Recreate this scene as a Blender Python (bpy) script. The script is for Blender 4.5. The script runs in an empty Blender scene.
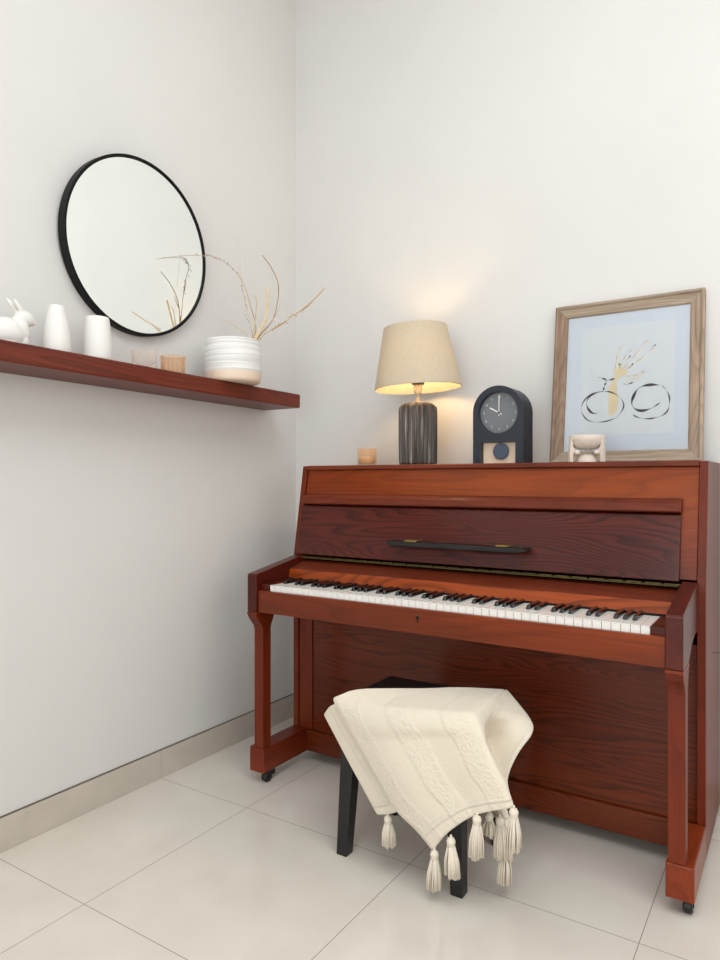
import bpy, bmesh, math, random
from mathutils import Vector, Matrix
C = bpy.context.scene.collection
random.seed(7)

# ---------------------------------------------------------------- camera
cam = bpy.data.cameras.new('camera'); camo = bpy.data.objects.new('camera', cam); C.objects.link(camo)
camo.location = (1.632, -2.019, 1.065)
camo.rotation_euler = (math.radians(90), 0, 0.572)
cam.sensor_fit = 'VERTICAL'; cam.sensor_height = 24.0; cam.lens = 24.0 * 684.0 / 960.0
cam.clip_start = 0.01
bpy.context.scene.camera = camo

# ---------------------------------------------------------------- world, daylight, exposure
w = bpy.data.worlds.new('world'); bpy.context.scene.world = w; w.use_nodes = True
w.node_tree.nodes['Background'].inputs[0].default_value = (0.90, 0.97, 1.0, 1)
w.node_tree.nodes['Background'].inputs[1].default_value = 1.0
def area(name, loc, rot, sx, sy, power, col):
    l = bpy.data.lights.new(name, 'AREA'); l.shape = 'RECTANGLE'; l.size = sx; l.size_y = sy
    l.energy = power; l.color = col
    o = bpy.data.objects.new(name, l); C.objects.link(o); o.location = loc; o.rotation_euler = rot
    return o
# daylight through the big rear window and through the skylight
area('rear_window_daylight', (1.9, -5.02, 1.55), (math.radians(90), 0, 0), 2.6, 2.6, 39, (0.97, 0.99, 1.0))
area('side_fill_light', (4.32, -2.2, 1.9), (0, math.radians(90), 0), 1.9, 2.6, 20, (1.0, 0.90, 0.82))  # added fill at the right wall, brightens and warms the left wall
area('skylight_daylight', (2.0, -1.8, 3.78), (0, 0, 0), 2.4, 2.4, 44, (0.95, 0.985, 1.0))
vs = bpy.context.scene.view_settings
vs.view_transform = 'Standard'; vs.look = 'None'; vs.gamma = 1.0; vs.use_curve_mapping = False
vs.exposure = 0.30

# ---------------------------------------------------------------- helpers
def s2l(c):
    c = c / 255.0
    return c / 12.92 if c <= 0.04045 else ((c + 0.055) / 1.055) ** 2.4
def rgb(r, g, b): return (s2l(r), s2l(g), s2l(b), 1.0)

class NT:
    def __init__(s, name):
        s.m = bpy.data.materials.new(name); s.m.use_nodes = True
        s.t = s.m.node_tree; s.b = s.t.nodes['Principled BSDF']
    def n(s, kind, **kw):
        nd = s.t.nodes.new(kind)
        for k, v in kw.items():
            if k.startswith('i_'):
                key = k[2:]; key = int(key) if key.isdigit() else key.replace('_', ' ')
                nd.inputs[key].default_value = v
            else: setattr(nd, k, v)
        return nd
    def l(s, a, ao, b, bi): s.t.links.new(a.outputs[ao], b.inputs[bi])
    def coords(s, scale=(1, 1, 1), rot=(0, 0, 0), loc=(0, 0, 0), out='Object'):
        tc = s.n('ShaderNodeTexCoord'); mp = s.n('ShaderNodeMapping')
        mp.inputs['Scale'].default_value = scale; mp.inputs['Rotation'].default_value = rot; mp.inputs['Location'].default_value = loc
        s.l(tc, out, mp, 0); return mp
    def ramp(s, stops, src, so=0):
        r = s.n('ShaderNodeValToRGB'); e = r.color_ramp.elements
        while len(e) < len(stops): e.new(0.5)
        for i, (p, c) in enumerate(stops): e[i].position = p; e[i].color = c
        s.l(src, so, r, 0); return r
    def bump(s, src, so, strength, dist=0.002):
        b = s.n('ShaderNodeBump', i_Strength=strength, i_Distance=dist)
        s.l(src, so, b, 'Height'); s.l(b, 0, s.b, 'Normal'); return b

def plain(name, col, rough=0.5, metal=0.0, coat=0.0, spec=0.5, noise=0.06, nscale=30.0, bump=0.0, **kw):
    t = NT(name); mp = t.coords((nscale,) * 3)
    nz = t.n('ShaderNodeTexNoise', i_Scale=1.0, i_Detail=4.0); t.l(mp, 0, nz, 0)
    a = tuple(max(0, x * (1 - noise)) for x in col[:3]) + (1,); b = tuple(min(1, x * (1 + noise)) for x in col[:3]) + (1,)
    r = t.ramp([(0.3, a), (0.7, b)], nz); t.l(r, 0, t.b, 'Base Color')
    t.b.inputs['Roughness'].default_value = rough; t.b.inputs['Metallic'].default_value = metal
    t.b.inputs['Coat Weight'].default_value = coat; t.b.inputs['Coat Roughness'].default_value = 0.12
    t.b.inputs['Specular IOR Level'].default_value = spec
    for k, v in kw.items(): t.b.inputs[k.replace('_', ' ')].default_value = v
    if bump: t.bump(nz, 0, bump)
    return t.m

def wood(name, dark, mid, light, axis='x', rough=0.34, coat=0.12, figure=1.0, lines=55.0, seed=0.0, fibre=0.35, coatr=0.14):
    """veneer: long fibres plus cathedral figure made from contour lines of stretched noise"""
    t = NT(name)
    st = {'x': (0.55, 5.0, 5.0), 'y': (5.0, 0.55, 5.0), 'z': (5.0, 5.0, 0.55)}[axis]
    fs = {'x': (4, 130, 130), 'y': (130, 4, 130), 'z': (130, 130, 4)}[axis]
    mp = t.coords(st, loc=(seed, seed * 1.7, seed * 0.6))
    nz = t.n('ShaderNodeTexNoise', i_Scale=1.0, i_Detail=2.5, i_Roughness=0.45, i_Distortion=0.3); t.l(mp, 0, nz, 0)
    mul = t.n('ShaderNodeMath', operation='MULTIPLY', i_1=lines); t.l(nz, 0, mul, 0)
    fr = t.n('ShaderNodeMath', operation='FRACT'); t.l(mul, 0, fr, 0)
    lr = t.ramp([(0.0, (0, 0, 0, 1)), (0.55, (1, 1, 1, 1)), (0.93, (0.85,) * 3 + (1,)), (1.0, (0, 0, 0, 1))], fr)
    mf = t.coords(fs, loc=(seed * 3, seed, 0))
    fz = t.n('ShaderNodeTexNoise', i_Scale=1.0, i_Detail=5.0, i_Roughness=0.65); t.l(mf, 0, fz, 0)
    mb = t.coords(tuple(x * 0.6 for x in st), loc=(seed * 9 + 3, 1, seed))
    bz = t.n('ShaderNodeTexNoise', i_Scale=1.0, i_Detail=2.0); t.l(mb, 0, bz, 0)
    base = t.ramp([(0.25, dark), (0.5, mid), (0.75, light)], bz)
    m1 = t.n('ShaderNodeMix', data_type='RGBA', blend_type='MULTIPLY'); m1.inputs[0].default_value = 0.62 * figure
    t.l(base, 0, m1, 6); t.l(lr, 0, m1, 7)
    fr2 = t.ramp([(0.35, (0.45, 0.4, 0.38, 1)), (0.6, (1, 1, 1, 1))], fz)
    m2 = t.n('ShaderNodeMix', data_type='RGBA', blend_type='MULTIPLY'); m2.inputs[0].default_value = fibre
    t.l(m1, 2, m2, 6); t.l(fr2, 0, m2, 7); t.l(m2, 2, t.b, 'Base Color')
    t.b.inputs['Roughness'].default_value = rough
    t.b.inputs['IOR'].default_value = 1.33
    t.b.inputs['Coat Weight'].default_value = coat; t.b.inputs['Coat Roughness'].default_value = coatr
    t.bump(fz, 0, 0.05, 0.001)
    return t.m

def link(name, bm, mat, parent=None, smooth=False, bevel=0.0, segs=2, doubles=0.0):
    if doubles: bmesh.ops.remove_doubles(bm, verts=bm.verts, dist=doubles)
    bmesh.ops.recalc_face_normals(bm, faces=bm.faces)
    me = bpy.data.meshes.new(name)
    if parent is not None:
        q = parent; off = Vector(q.location)
        while q.parent: q = q.parent; off += Vector(q.location)
        bmesh.ops.translate(bm, verts=bm.verts, vec=-off)
    bm.to_mesh(me); bm.free()
    if smooth:
        for p in me.polygons: p.use_smooth = True
    me.materials.append(mat)
    o = bpy.data.objects.new(name, me); C.objects.link(o)
    if parent is not None: o.parent = parent
    if bevel:
        b = o.modifiers.new('bevel', 'BEVEL'); b.width = bevel; b.segments = segs; b.limit_method = 'ANGLE'; b.angle_limit = math.radians(40)
        b.harden_normals = False
    return o
def origin(o, p):
    """move a top-level mesh's origin to p without moving its geometry"""
    o.data.transform(Matrix.Translation(-Vector(p))); o.location = p; return o
def tag(o, label, cat, group=None, kind=None):
    o['label'] = label; o['category'] = cat
    if group: o['group'] = group
    if kind: o['kind'] = kind
    return o
def thing(name, loc, label, cat, group=None):
    o = bpy.data.objects.new(name, None); C.objects.link(o); o.location = loc; o.empty_display_size = 0.05
    return tag(o, label, cat, group)
def struct(name, bm, mat, **kw):
    o = link(name, bm, mat, **kw); o['kind'] = 'structure'; return o

def box(bm, x0, x1, y0, y1, z0, z1):
    v = [bm.verts.new(p) for p in ((x0,y0,z0),(x1,y0,z0),(x1,y1,z0),(x0,y1,z0),(x0,y0,z1),(x1,y0,z1),(x1,y1,z1),(x0,y1,z1))]
    for f in ((0,3,2,1),(4,5,6,7),(0,1,5,4),(1,2,6,5),(2,3,7,6),(3,0,4,7)): bm.faces.new([v[i] for i in f])
    return v
def bx(*a):
    bm = bmesh.new(); box(bm, *a); return bm
def prism(bm, pts, axis, a, b):
    """extrude a 2-D outline along an axis: axis x -> pts are (y,z); y -> (x,z); z -> (x,y)"""
    def mk(p, t): return {'x': (t, p[0], p[1]), 'y': (p[0], t, p[1]), 'z': (p[0], p[1], t)}[axis]
    A = [bm.verts.new(mk(p, a)) for p in pts]; B = [bm.verts.new(mk(p, b)) for p in pts]
    n = len(pts); bm.faces.new(A); bm.faces.new(B[::-1])
    for i in range(n): bm.faces.new([A[i], A[(i+1) % n], B[(i+1) % n], B[i]])
def pr(pts, axis, a, b):
    bm = bmesh.new(); prism(bm, pts, axis, a, b); return bm
def lathe(bm, prof, c, n=48, rf=None, axis='z'):
    """profile [(r,h)] turned about an axis through c; r = 0 ends close the shape; rf(angle) scales r"""
    rings = []
    def mk(r, a, h):
        x, y = r * math.cos(a), r * math.sin(a)
        v = {'z': (x, y, h), 'y': (x, h, y), 'x': (h, x, y)}[axis]
        return (c[0] + v[0], c[1] + v[1], c[2] + v[2])
    for r, h in prof:
        if r <= 1e-6: rings.append([bm.verts.new(mk(0, 0, h))])
        else: rings.append([bm.verts.new(mk(r * (rf(2*math.pi*i/n, h) if rf else 1), 2*math.pi*i/n, h)) for i in range(n)])
    for a, b in zip(rings, rings[1:]):
        for i in range(n):
            j = (i + 1) % n
            if len(a) == 1 and len(b) == 1: continue
            if len(a) == 1: bm.faces.new([a[0], b[i], b[j]])
            elif len(b) == 1: bm.faces.new([a[i], a[j], b[0]])
            else: bm.faces.new([a[i], a[j], b[j], b[i]])
def lt(prof, c, n=48, rf=None, axis='z'):
    bm = bmesh.new(); lathe(bm, prof, c, n, rf, axis); return bm
def crom(P, n):
    """n samples along a Catmull-Rom curve through P, even in arc length"""
    P = [Vector(p) for p in P]; Q = [2*P[0] - P[1]] + P + [2*P[-1] - P[-2]]; out = []
    for i in range(1, len(Q) - 2):
        for k in range(24):
            t = k / 24.0; a, b, c_, d = Q[i-1], Q[i], Q[i+1], Q[i+2]
            out.append(0.5*((2*b) + (c_-a)*t + (2*a-5*b+4*c_-d)*t*t + (3*b-a-3*c_+d)*t*t*t))
    out.append(P[-1]); L = [0.0]
    for a, b in zip(out, out[1:]): L.append(L[-1] + (b-a).length)
    res = []; j = 0
    for k in range(n):
        s = L[-1] * k / (n - 1)
        while j < len(L) - 2 and L[j+1] < s: j += 1
        t = (s - L[j]) / max(1e-9, L[j+1] - L[j]); res.append(out[j].lerp(out[j+1], min(1, max(0, t))))
    return res
def tube(bm, pts, rad, n=8, flat=1.0, closed=False):
    pts = [Vector(p) for p in pts]; rings = []; up = None
    for i, p in enumerate(pts):
        if closed: d = pts[(i+1) % len(pts)] - pts[i-1]
        else: d = pts[min(i+1, len(pts)-1)] - pts[max(i-1, 0)]
        d.normalize()
        if up is None: up = d.orthogonal().normalized()
        up = (up - d * up.dot(d)); up = up.normalized() if up.length > 1e-6 else d.orthogonal().normalized()
        s = d.cross(up); r = rad[i] if hasattr(rad, '__len__') else rad
        rings.append([bm.verts.new(p + (up*math.cos(2*math.pi*k/n)*flat + s*math.sin(2*math.pi*k/n)) * r) for k in range(n)])
    pairs = list(zip(rings, rings[1:])) + ([(rings[-1], rings[0])] if closed else [])
    for a, b in pairs:
        for k in range(n): bm.faces.new([a[k], a[(k+1) % n], b[(k+1) % n], b[k]])
    if not closed: bm.faces.new(rings[0][::-1]); bm.faces.new(rings[-1])
def ball(bm, c, r, sc=(1, 1, 1), u=16, v=10, rot=None):
    M = Matrix.Translation(c) @ (rot or Matrix.Identity(4)) @ Matrix.Diagonal((r*sc[0], r*sc[1], r*sc[2], 1))
    bmesh.ops.create_uvsphere(bm, u_segments=u, v_segments=v, radius=1.0, matrix=M)

# ---------------------------------------------------------------- materials
def wall_mat(name, col):
    t = NT(name); mp = t.coords((1, 1, 1))
    n1 = t.n('ShaderNodeTexNoise', i_Scale=2.2, i_Detail=5.0, i_Roughness=0.55); t.l(mp, 0, n1, 0)
    r = t.ramp([(0.3, tuple(x*0.965 for x in col[:3]) + (1,)), (0.7, col)], n1); t.l(r, 0, t.b, 'Base Color')
    n2 = t.n('ShaderNodeTexNoise', i_Scale=26.0, i_Detail=6.0, i_Roughness=0.6); t.l(mp, 0, n2, 0)
    t.b.inputs['Roughness'].default_value = 0.62; t.b.inputs['Specular IOR Level'].default_value = 0.22
    t.bump(n2, 0, 0.22, 0.003); return t.m
M_wall = wall_mat('painted_plaster', rgb(221, 219, 216))
M_ceil = wall_mat('ceiling_paint', rgb(240, 241, 240))

def floor_mat():
    t = NT('porcelain_tile'); mp = t.coords((1, 1, 1))
    mp.inputs['Location'].default_value = (0.48, 0.95, 0)       # joints at x = 0.12 + 0.6 k, y = -0.35 - 0.6 k
    br = t.n('ShaderNodeTexBrick', offset=0.0, squash=1.0)
    br.inputs['Scale'].default_value = 1.0; br.inputs['Mortar Size'].default_value = 0.0011; br.inputs['Mortar Smooth'].default_value = 0.1
    br.inputs['Brick Width'].default_value = 0.6; br.inputs['Row Height'].default_value = 0.6
    t.l(mp, 0, br, 0)
    n1 = t.n('ShaderNodeTexNoise', i_Scale=5.0, i_Detail=5.0); t.l(mp, 0, n1, 0)
    r = t.ramp([(0.3, rgb(216, 208, 197)), (0.7, rgb(224, 217, 207))], n1)
    mx = t.n('ShaderNodeMix', data_type='RGBA'); t.l(br, 'Fac', mx, 0); t.l(r, 0, mx, 6); mx.inputs[7].default_value = rgb(150, 141, 129)
    t.l(mx, 2, t.b, 'Base Color')
    t.b.inputs['Roughness'].default_value = 0.11; t.b.inputs['Specular IOR Level'].default_value = 0.5
    n2 = t.n('ShaderNodeTexNoise', i_Scale=7.0, i_Detail=2.0); t.l(mp, 0, n2, 0)
    t.bump(n2, 0, 0.03, 0.004); return t.m
M_floor = floor_mat()
M_skirt = plain('skirting_tile', rgb(196, 187, 175), 0.3, nscale=9)
M_joint = plain('grout', rgb(105, 95, 84), 0.8)
M_frame_white = plain('white_window_frame', rgb(235, 235, 232), 0.4)
t_ = NT('window_pane'); t_.b.inputs['Transmission Weight'].default_value = 1.0; t_.b.inputs['Roughness'].default_value = 0.0; t_.b.inputs['IOR'].default_value = 1.02; M_pane = t_.m

D, Mi, Li = rgb(92, 33, 8), rgb(130, 52, 15), rgb(152, 71, 26)
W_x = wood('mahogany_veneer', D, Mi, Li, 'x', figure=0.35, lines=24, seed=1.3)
W_dark = wood('dark_veneer', rgb(62, 16, 6), rgb(84, 24, 9), rgb(100, 34, 14), 'x', figure=0.9, lines=34, seed=4.1)  # darker red-brown wood for key blocks and inner boards
W_fall = wood('fallboard_sheen_veneer', rgb(74, 22, 15), rgb(96, 34, 24), rgb(110, 44, 32), 'x', figure=0.95, lines=66, seed=7.7, coat=0.25)  # rosy cast of the fallboard's glossy wall reflection, put into the colour
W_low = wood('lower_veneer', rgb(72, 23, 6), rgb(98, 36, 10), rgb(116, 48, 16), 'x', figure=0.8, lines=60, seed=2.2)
W_lid = wood('lid_veneer', rgb(86, 30, 14), rgb(118, 50, 28), rgb(138, 66, 40), 'x', figure=0.4, lines=20, seed=2.9, coat=0.04, rough=0.45)
W_toe = wood('toe_veneer', rgb(90, 27, 9), rgb(124, 44, 16), rgb(142, 58, 24), 'y', figure=0.3, lines=14, seed=3.9)
W_z = wood('upright_veneer', rgb(82, 25, 7), rgb(110, 39, 14), rgb(134, 55, 23), 'z', figure=0.3, lines=16, seed=5.2, coat=0.03, rough=0.4)
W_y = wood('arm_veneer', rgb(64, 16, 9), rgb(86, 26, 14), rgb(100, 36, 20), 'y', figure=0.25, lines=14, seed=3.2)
W_band = wood('orange_veneer', rgb(128, 48, 12), rgb(160, 68, 22), rgb(180, 86, 32), 'x', figure=0.8, lines=26, seed=8.8)
W_shelf = wood('shelf_wood', rgb(84, 28, 15), rgb(114, 44, 25), rgb(134, 58, 35), 'y', figure=0.6, lines=30, seed=6.1, coat=0.2, rough=0.5)
M_neck = plain('ivory_lamp_neck', rgb(220, 205, 175), 0.4)
M_straw = plain('thick_straw', rgb(232, 206, 160), 0.7, noise=0.1, nscale=60)
M_brass = plain('brass', rgb(170, 140, 80), 0.35, metal=0.9)
M_brassd = plain('aged_brass', rgb(92, 80, 48), 0.55, metal=0.7, noise=0.3, nscale=90)
M_black = plain('black_lacquer', rgb(14, 12, 12), 0.3)
M_gap = plain('dark_felt', rgb(16, 10, 9), 0.9)
M_ivory = plain('white_key_plastic', rgb(244, 242, 236), 0.18, coat=0.4, noise=0.01)
M_ebony = plain('black_key_plastic', rgb(16, 15, 16), 0.22, coat=0.5)
M_rubber = plain('black_wheel', rgb(18, 17, 17), 0.4)
M_steel = plain('dark_steel', rgb(60, 58, 56), 0.35, metal=0.9)
M_blackpaint = plain('black_stool_paint', rgb(17, 16, 17), 0.38)
M_ceramic = plain('white_ceramic', rgb(232, 230, 225), 0.35, noise=0.015, nscale=14)
M_rim = plain('black_mirror_rim', rgb(10, 9, 10), 0.5, spec=0.2)
t_ = NT('mirror_glass'); t_.b.inputs['Metallic'].default_value = 1.0; t_.b.inputs['Roughness'].default_value = 0.0; t_.b.inputs['Base Color'].default_value = (0.93, 0.96, 0.945, 1); M_mirror = t_.m
M_navy = plain('navy_lacquer', rgb(28, 34, 46), 0.42)
M_navyd = plain('navy_disc', rgb(52, 68, 92), 0.3, coat=0.5)
M_dial = plain('grey_brushed_dial', rgb(118, 120, 124), 0.35, metal=0.4, noise=0.05, nscale=12)
M_white = plain('white_enamel', rgb(240, 240, 238), 0.4)
M_numeral = plain('grey_numeral_print', rgb(188, 190, 192), 0.5)
M_maple = plain('pale_maple', rgb(240, 216, 190), 0.45, noise=0.08, nscale=12)
M_stone = plain('pale_stoneware', rgb(214, 200, 188), 0.7, noise=0.06, nscale=80, bump=0.2)
M_stem = plain('dried_straw', rgb(214, 186, 144), 0.7, noise=0.15, nscale=60)
M_stemp = plain('pale_dried_grass', rgb(232, 222, 204), 0.7)
M_stemd = plain('brown_dried_stem', rgb(176, 146, 112), 0.7, noise=0.2, nscale=90)
M_seed = plain('dry_seed_head', rgb(160, 140, 116), 0.8)
M_ink = plain('black_ink', rgb(58, 58, 66), 0.8)
M_inkg = plain('grey_ink', rgb(120, 122, 130), 0.8)
M_yel = plain('yellow_wash', rgb(252, 234, 196), 0.8)
M_wht = plain('white_gouache', rgb(250, 246, 238), 0.8)
M_mat = plain('pale_blue_print_paper', rgb(236, 243, 253), 0.6, noise=0.01)
M_mat2 = plain('print_inner_paper', rgb(243, 247, 252), 0.6, noise=0.01)
M_barn = wood('weathered_frame_wood', rgb(146, 120, 100), rgb(176, 152, 132), rgb(200, 182, 164), 'z', figure=0.4, lines=50, seed=9.3, coat=0.0, rough=0.7, fibre=0.6)
M_barnx = wood('weathered_frame_wood_cross', rgb(150, 130, 110), rgb(182, 164, 144), rgb(204, 190, 172), 'x', figure=0.35, lines=50, seed=9.9, coat=0.0, rough=0.7, fibre=0.6)
def glass(name, tint, body, share):
    """thin moulded glass: tinted see-through, a cloudy share and a clear surface shine"""
    t = NT(name); out = t.t.nodes['Material Output']; t.b.inputs['Base Color'].default_value = body; t.b.inputs['Roughness'].default_value = 0.08
    a = t.n('ShaderNodeBsdfTransparent'); a.inputs[0].default_value = tint
    m = t.n('ShaderNodeMixShader'); m.inputs[0].default_value = share
    lw = t.n('ShaderNodeLayerWeight', i_Blend=0.35); mr_ = t.n('ShaderNodeMapRange'); mr_.inputs['To Min'].default_value = share * 0.5; mr_.inputs['To Max'].default_value = min(1.0, share * 3.2)
    t.l(lw, 'Facing', mr_, 0); t.l(mr_, 0, m, 0)
    t.l(a, 0, m, 1); t.l(t.b, 0, m, 2); t.l(m, 0, out, 0); return t.m
M_amber = glass('amber_glass', rgb(253, 244, 234), rgb(246, 216, 186), 0.16)
M_clear = glass('clear_rosy_glass', rgb(254, 252, 250), rgb(250, 236, 228), 0.08)
def pic_glass():
    t = NT('picture_glass'); t.t.nodes.remove(t.b); out = t.t.nodes['Material Output']
    a = t.n('ShaderNodeBsdfTransparent'); g = t.n('ShaderNodeBsdfGlossy', i_Roughness=0.02); f = t.n('ShaderNodeFresnel', i_IOR=1.5)
    m = t.n('ShaderNodeMixShader'); t.l(f, 0, m, 0); t.l(a, 0, m, 1); t.l(g, 0, m, 2); t.l(m, 0, out, 0); return t.m
M_picglass = pic_glass()

def shade_mat():
    t = NT('linen_shade'); out = t.t.nodes['Material Output']
    mp = t.coords((1, 1, 1)); wv = t.n('ShaderNodeTexNoise', i_Scale=240.0, i_Detail=3.0); t.l(mp, 0, wv, 0)
    r = t.ramp([(0.3, rgb(196, 182, 160)), (0.7, rgb(212, 199, 178))], wv); t.l(r, 0, t.b, 'Base Color')
    t.b.inputs['Roughness'].default_value = 0.9
    tr = t.n('ShaderNodeBsdfTranslucent'); tr.inputs[0].default_value = rgb(240, 222, 190)
    m = t.n('ShaderNodeMixShader'); m.inputs[0].default_value = 0.15; t.l(t.b, 0, m, 1); t.l(tr, 0, m, 2); t.l(m, 0, out, 0)
    t.bump(wv, 0, 0.3, 0.001); return t.m
M_shade = shade_mat()
def bulb_mat():
    t = NT('lit_bulb'); t.b.inputs['Emission Color'].default_value = (1.0, 0.70, 0.36, 1); t.b.inputs['Emission Strength'].default_value = 46.0; return t.m
M_bulb = bulb_mat()
def lampbase_mat():
    t = NT('ribbed_dark_glaze'); mp = t.coords((60, 60, 5)); n = t.n('ShaderNodeTexNoise', i_Scale=1.0, i_Detail=5.0); t.l(mp, 0, n, 0)
    r = t.ramp([(0.32, rgb(40, 35, 32)), (0.55, rgb(88, 80, 75)), (0.75, rgb(160, 155, 152))], n); t.l(r, 0, t.b, 'Base Color')
    t.b.inputs['Roughness'].default_value = 0.5; return t.m
M_lampbase = lampbase_mat()
def pot_mat():
    """speckled white glaze in turned bands over an unglazed peach foot (z from the pot's own base)"""
    t = NT('banded_white_glaze'); tc = t.n('ShaderNodeTexCoord'); sp = t.n('ShaderNodeSeparateXYZ'); t.l(tc, 'Object', sp, 0)
    wv = t.n('ShaderNodeTexNoise', i_Scale=1.0, i_Detail=2.0); mp = t.coords((3, 3, 190)); t.l(mp, 0, wv, 0)
    r = t.ramp([(0.35, rgb(208, 207, 206)), (0.6, rgb(236, 235, 232))], wv)
    gt = t.n('ShaderNodeMath', operation='GREATER_THAN', i_1=0.036); t.l(sp, 2, gt, 0)
    mx = t.n('ShaderNodeMix', data_type='RGBA'); t.l(gt, 0, mx, 0); mx.inputs[6].default_value = rgb(230, 208, 188); t.l(r, 0, mx, 7)
    t.l(mx, 2, t.b, 'Base Color'); t.b.inputs['Roughness'].default_value = 0.45; return t.m
M_pot = pot_mat()
def cloth_mat():
    t = NT('cream_tufted_cotton'); mp = t.coords((1, 1, 1))
    n1 = t.n('ShaderNodeTexNoise', i_Scale=170.0, i_Detail=3.0); t.l(mp, 0, n1, 0)
    tc = t.n('ShaderNodeTexCoord'); sp = t.n('ShaderNodeSeparateXYZ'); t.l(tc, 'UV', sp, 0)
    wz = t.n('ShaderNodeTexNoise', i_Scale=9.0, i_Detail=1.0); t.l(mp, 0, wz, 0)
    w0 = t.n('ShaderNodeMath', operation='MULTIPLY_ADD', i_1=0.08); t.l(wz, 0, w0, 0); t.l(sp, 0, w0, 2)
    wv = t.n('ShaderNodeMath', operation='MULTIPLY', i_1=2.6); t.l(w0, 0, wv, 0)
    fr = t.n('ShaderNodeMath', operation='FRACT'); t.l(wv, 0, fr, 0)
    band = t.ramp([(0.15, (0, 0, 0, 1)), (0.22, (1, 1, 1, 1)), (0.60, (1, 1, 1, 1)), (0.68, (0, 0, 0, 1))], fr)
    vo = t.n('ShaderNodeTexNoise', i_Scale=110.0, i_Detail=2.0); t.l(mp, 0, vo, 0)
    tuft = t.n('ShaderNodeMath', operation='MULTIPLY'); t.l(band, 0, tuft, 0); t.l(vo, 0, tuft, 1)
    t2 = t.n('ShaderNodeMath', operation='MULTIPLY', i_1=1.8); t.l(tuft, 0, t2, 0)
    n0 = t.n('ShaderNodeMath', operation='MULTIPLY', i_1=0.5); t.l(n1, 0, n0, 0)
    ad = t.n('ShaderNodeMath', operation='ADD'); t.l(n0, 0, ad, 0); t.l(t2, 0, ad, 1)
    hem = t.ramp([(0.885, (0, 0, 0, 1)), (0.90, (1, 1, 1, 1)), (0.915, (1, 1, 1, 1)), (0.93, (0, 0, 0, 1))], sp, 1)
    ah = t.n('ShaderNodeMath', operation='MULTIPLY_ADD', i_1=1.6); t.l(hem, 0, ah, 0); t.l(ad, 0, ah, 2); ad = ah
    t.b.inputs['Base Color'].default_value = rgb(224, 213, 195); t.b.inputs['Roughness'].default_value = 0.95
    t.b.inputs['Sheen Weight'].default_value = 0.3; t.b.inputs['Specular IOR Level'].default_value = 0.1
    t.bump(ad, 0, 0.55, 0.004); return t.m
M_cloth = cloth_mat()
M_yarn = plain('cream_yarn', rgb(226, 215, 198), 0.95, spec=0.1, noise=0.05, nscale=200)

# ---------------------------------------------------------------- room shell
XL, YB, ZC = -0.296, 0.435, 3.6
bm = bx(XL - 0.15, 4.45, -5.15, YB + 0.15, -0.12, 0.0); struct('floor', bm, M_floor)
struct('wall_back', bx(XL - 0.15, 4.45, YB, YB + 0.15, 0.0, ZC), M_wall)
struct('wall_left', bx(XL - 0.15, XL, -5.15, YB, 0.0, ZC), M_wall)
def holed(name, mat, axis, a, b, u0, u1, v0, v1, hu0, hu1, hv0, hv1):
    bm = bmesh.new()
    for (p, q, r, s) in ((u0, hu0, v0, v1), (hu1, u1, v0, v1), (hu0, hu1, v0, hv0), (hu0, hu1, hv1, v1)):
        if axis == 'x': box(bm, a, b, p, q, r, s)
        elif axis == 'y': box(bm, p, q, a, b, r, s)
        else: box(bm, p, q, r, s, a, b)
    return struct(name, bm, mat)
holed('wall_right', M_wall, 'x', 4.30, 4.45, -5.0, YB, 0, ZC, -3.5, -0.9, 0.95, 2.85)
holed('wall_front', M_wall, 'y', -5.15, -5.0, XL, 4.45, 0, ZC, 0.6, 3.2, 0.25, 2.85)
holed('ceiling', M_ceil, 'z', ZC, ZC + 0.15, XL - 0.15, 4.45, -5.15, YB + 0.15, 0.8, 3.2, -3.0, -0.6)
# skirting tiles: a grey tile strip with thin vertical joints
bm = bmesh.new(); ys = [-4.9, -4.55, -3.95, -3.35, -2.75, -2.15, -1.55, -0.95, -0.35, 0.25, YB]
for a, b in zip(ys, ys[1:]): box(bm, XL, XL + 0.010, a + 0.001, b - 0.001, 0.0, 0.097)
struct('baseboard_left', bm, M_skirt, bevel=0.001)
bm = bmesh.new(); xs = [XL + 0.010, 0.12, 0.72, 1.32, 1.92, 2.52, 3.12, 3.72, 4.30]
for a, b in zip(xs, xs[1:]): box(bm, a + 0.001, b - 0.001, YB - 0.010, YB, 0.0, 0.097)
struct('baseboard_back', bm, M_skirt, bevel=0.001)
struct('trim_1', bx(XL, XL + 0.004, -4.9, YB, 0.097, 0.1005), M_joint)

# ---------------------------------------------------------------- upright piano
T = 1.417                                   # overall width, left outer face at x = 0
piano = thing('upright_piano', (0.71, 0.1, 0.0), 'glossy reddish brown upright piano against the pale back wall, keyboard open', 'piano')
side = [(0.4335, 0.035), (0.4335, 1.1185), (0.106, 1.1185), (0.047, 0.785), (0.045, 0.76), (0.045, 0.035)]
for a, b in ((0.0, 0.022), (T - 0.022, T)):
    link('side_panel', pr(side, 'x', a, b), W_z, piano, bevel=0.0015)
# horizontal joint line of the right flank
link('panel_seam', pr([(0.20, 0.5655), (0.430, 0.5135), (0.430, 0.5155), (0.20, 0.5675)], 'x', T - 0.0006, T + 0.0006), M_gap, piano)
link('top_lid', pr([(0.099, 1.104), (0.420, 1.104), (0.420, 1.119), (0.104, 1.120), (0.099, 1.116)], 'x', 0.0225, T - 0.0225), W_lid, piano, bevel=0.003)
link('back_board', bx(0.0225, T - 0.0225, 0.395, 0.412, 0.05, 1.10), W_dark, piano)
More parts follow.
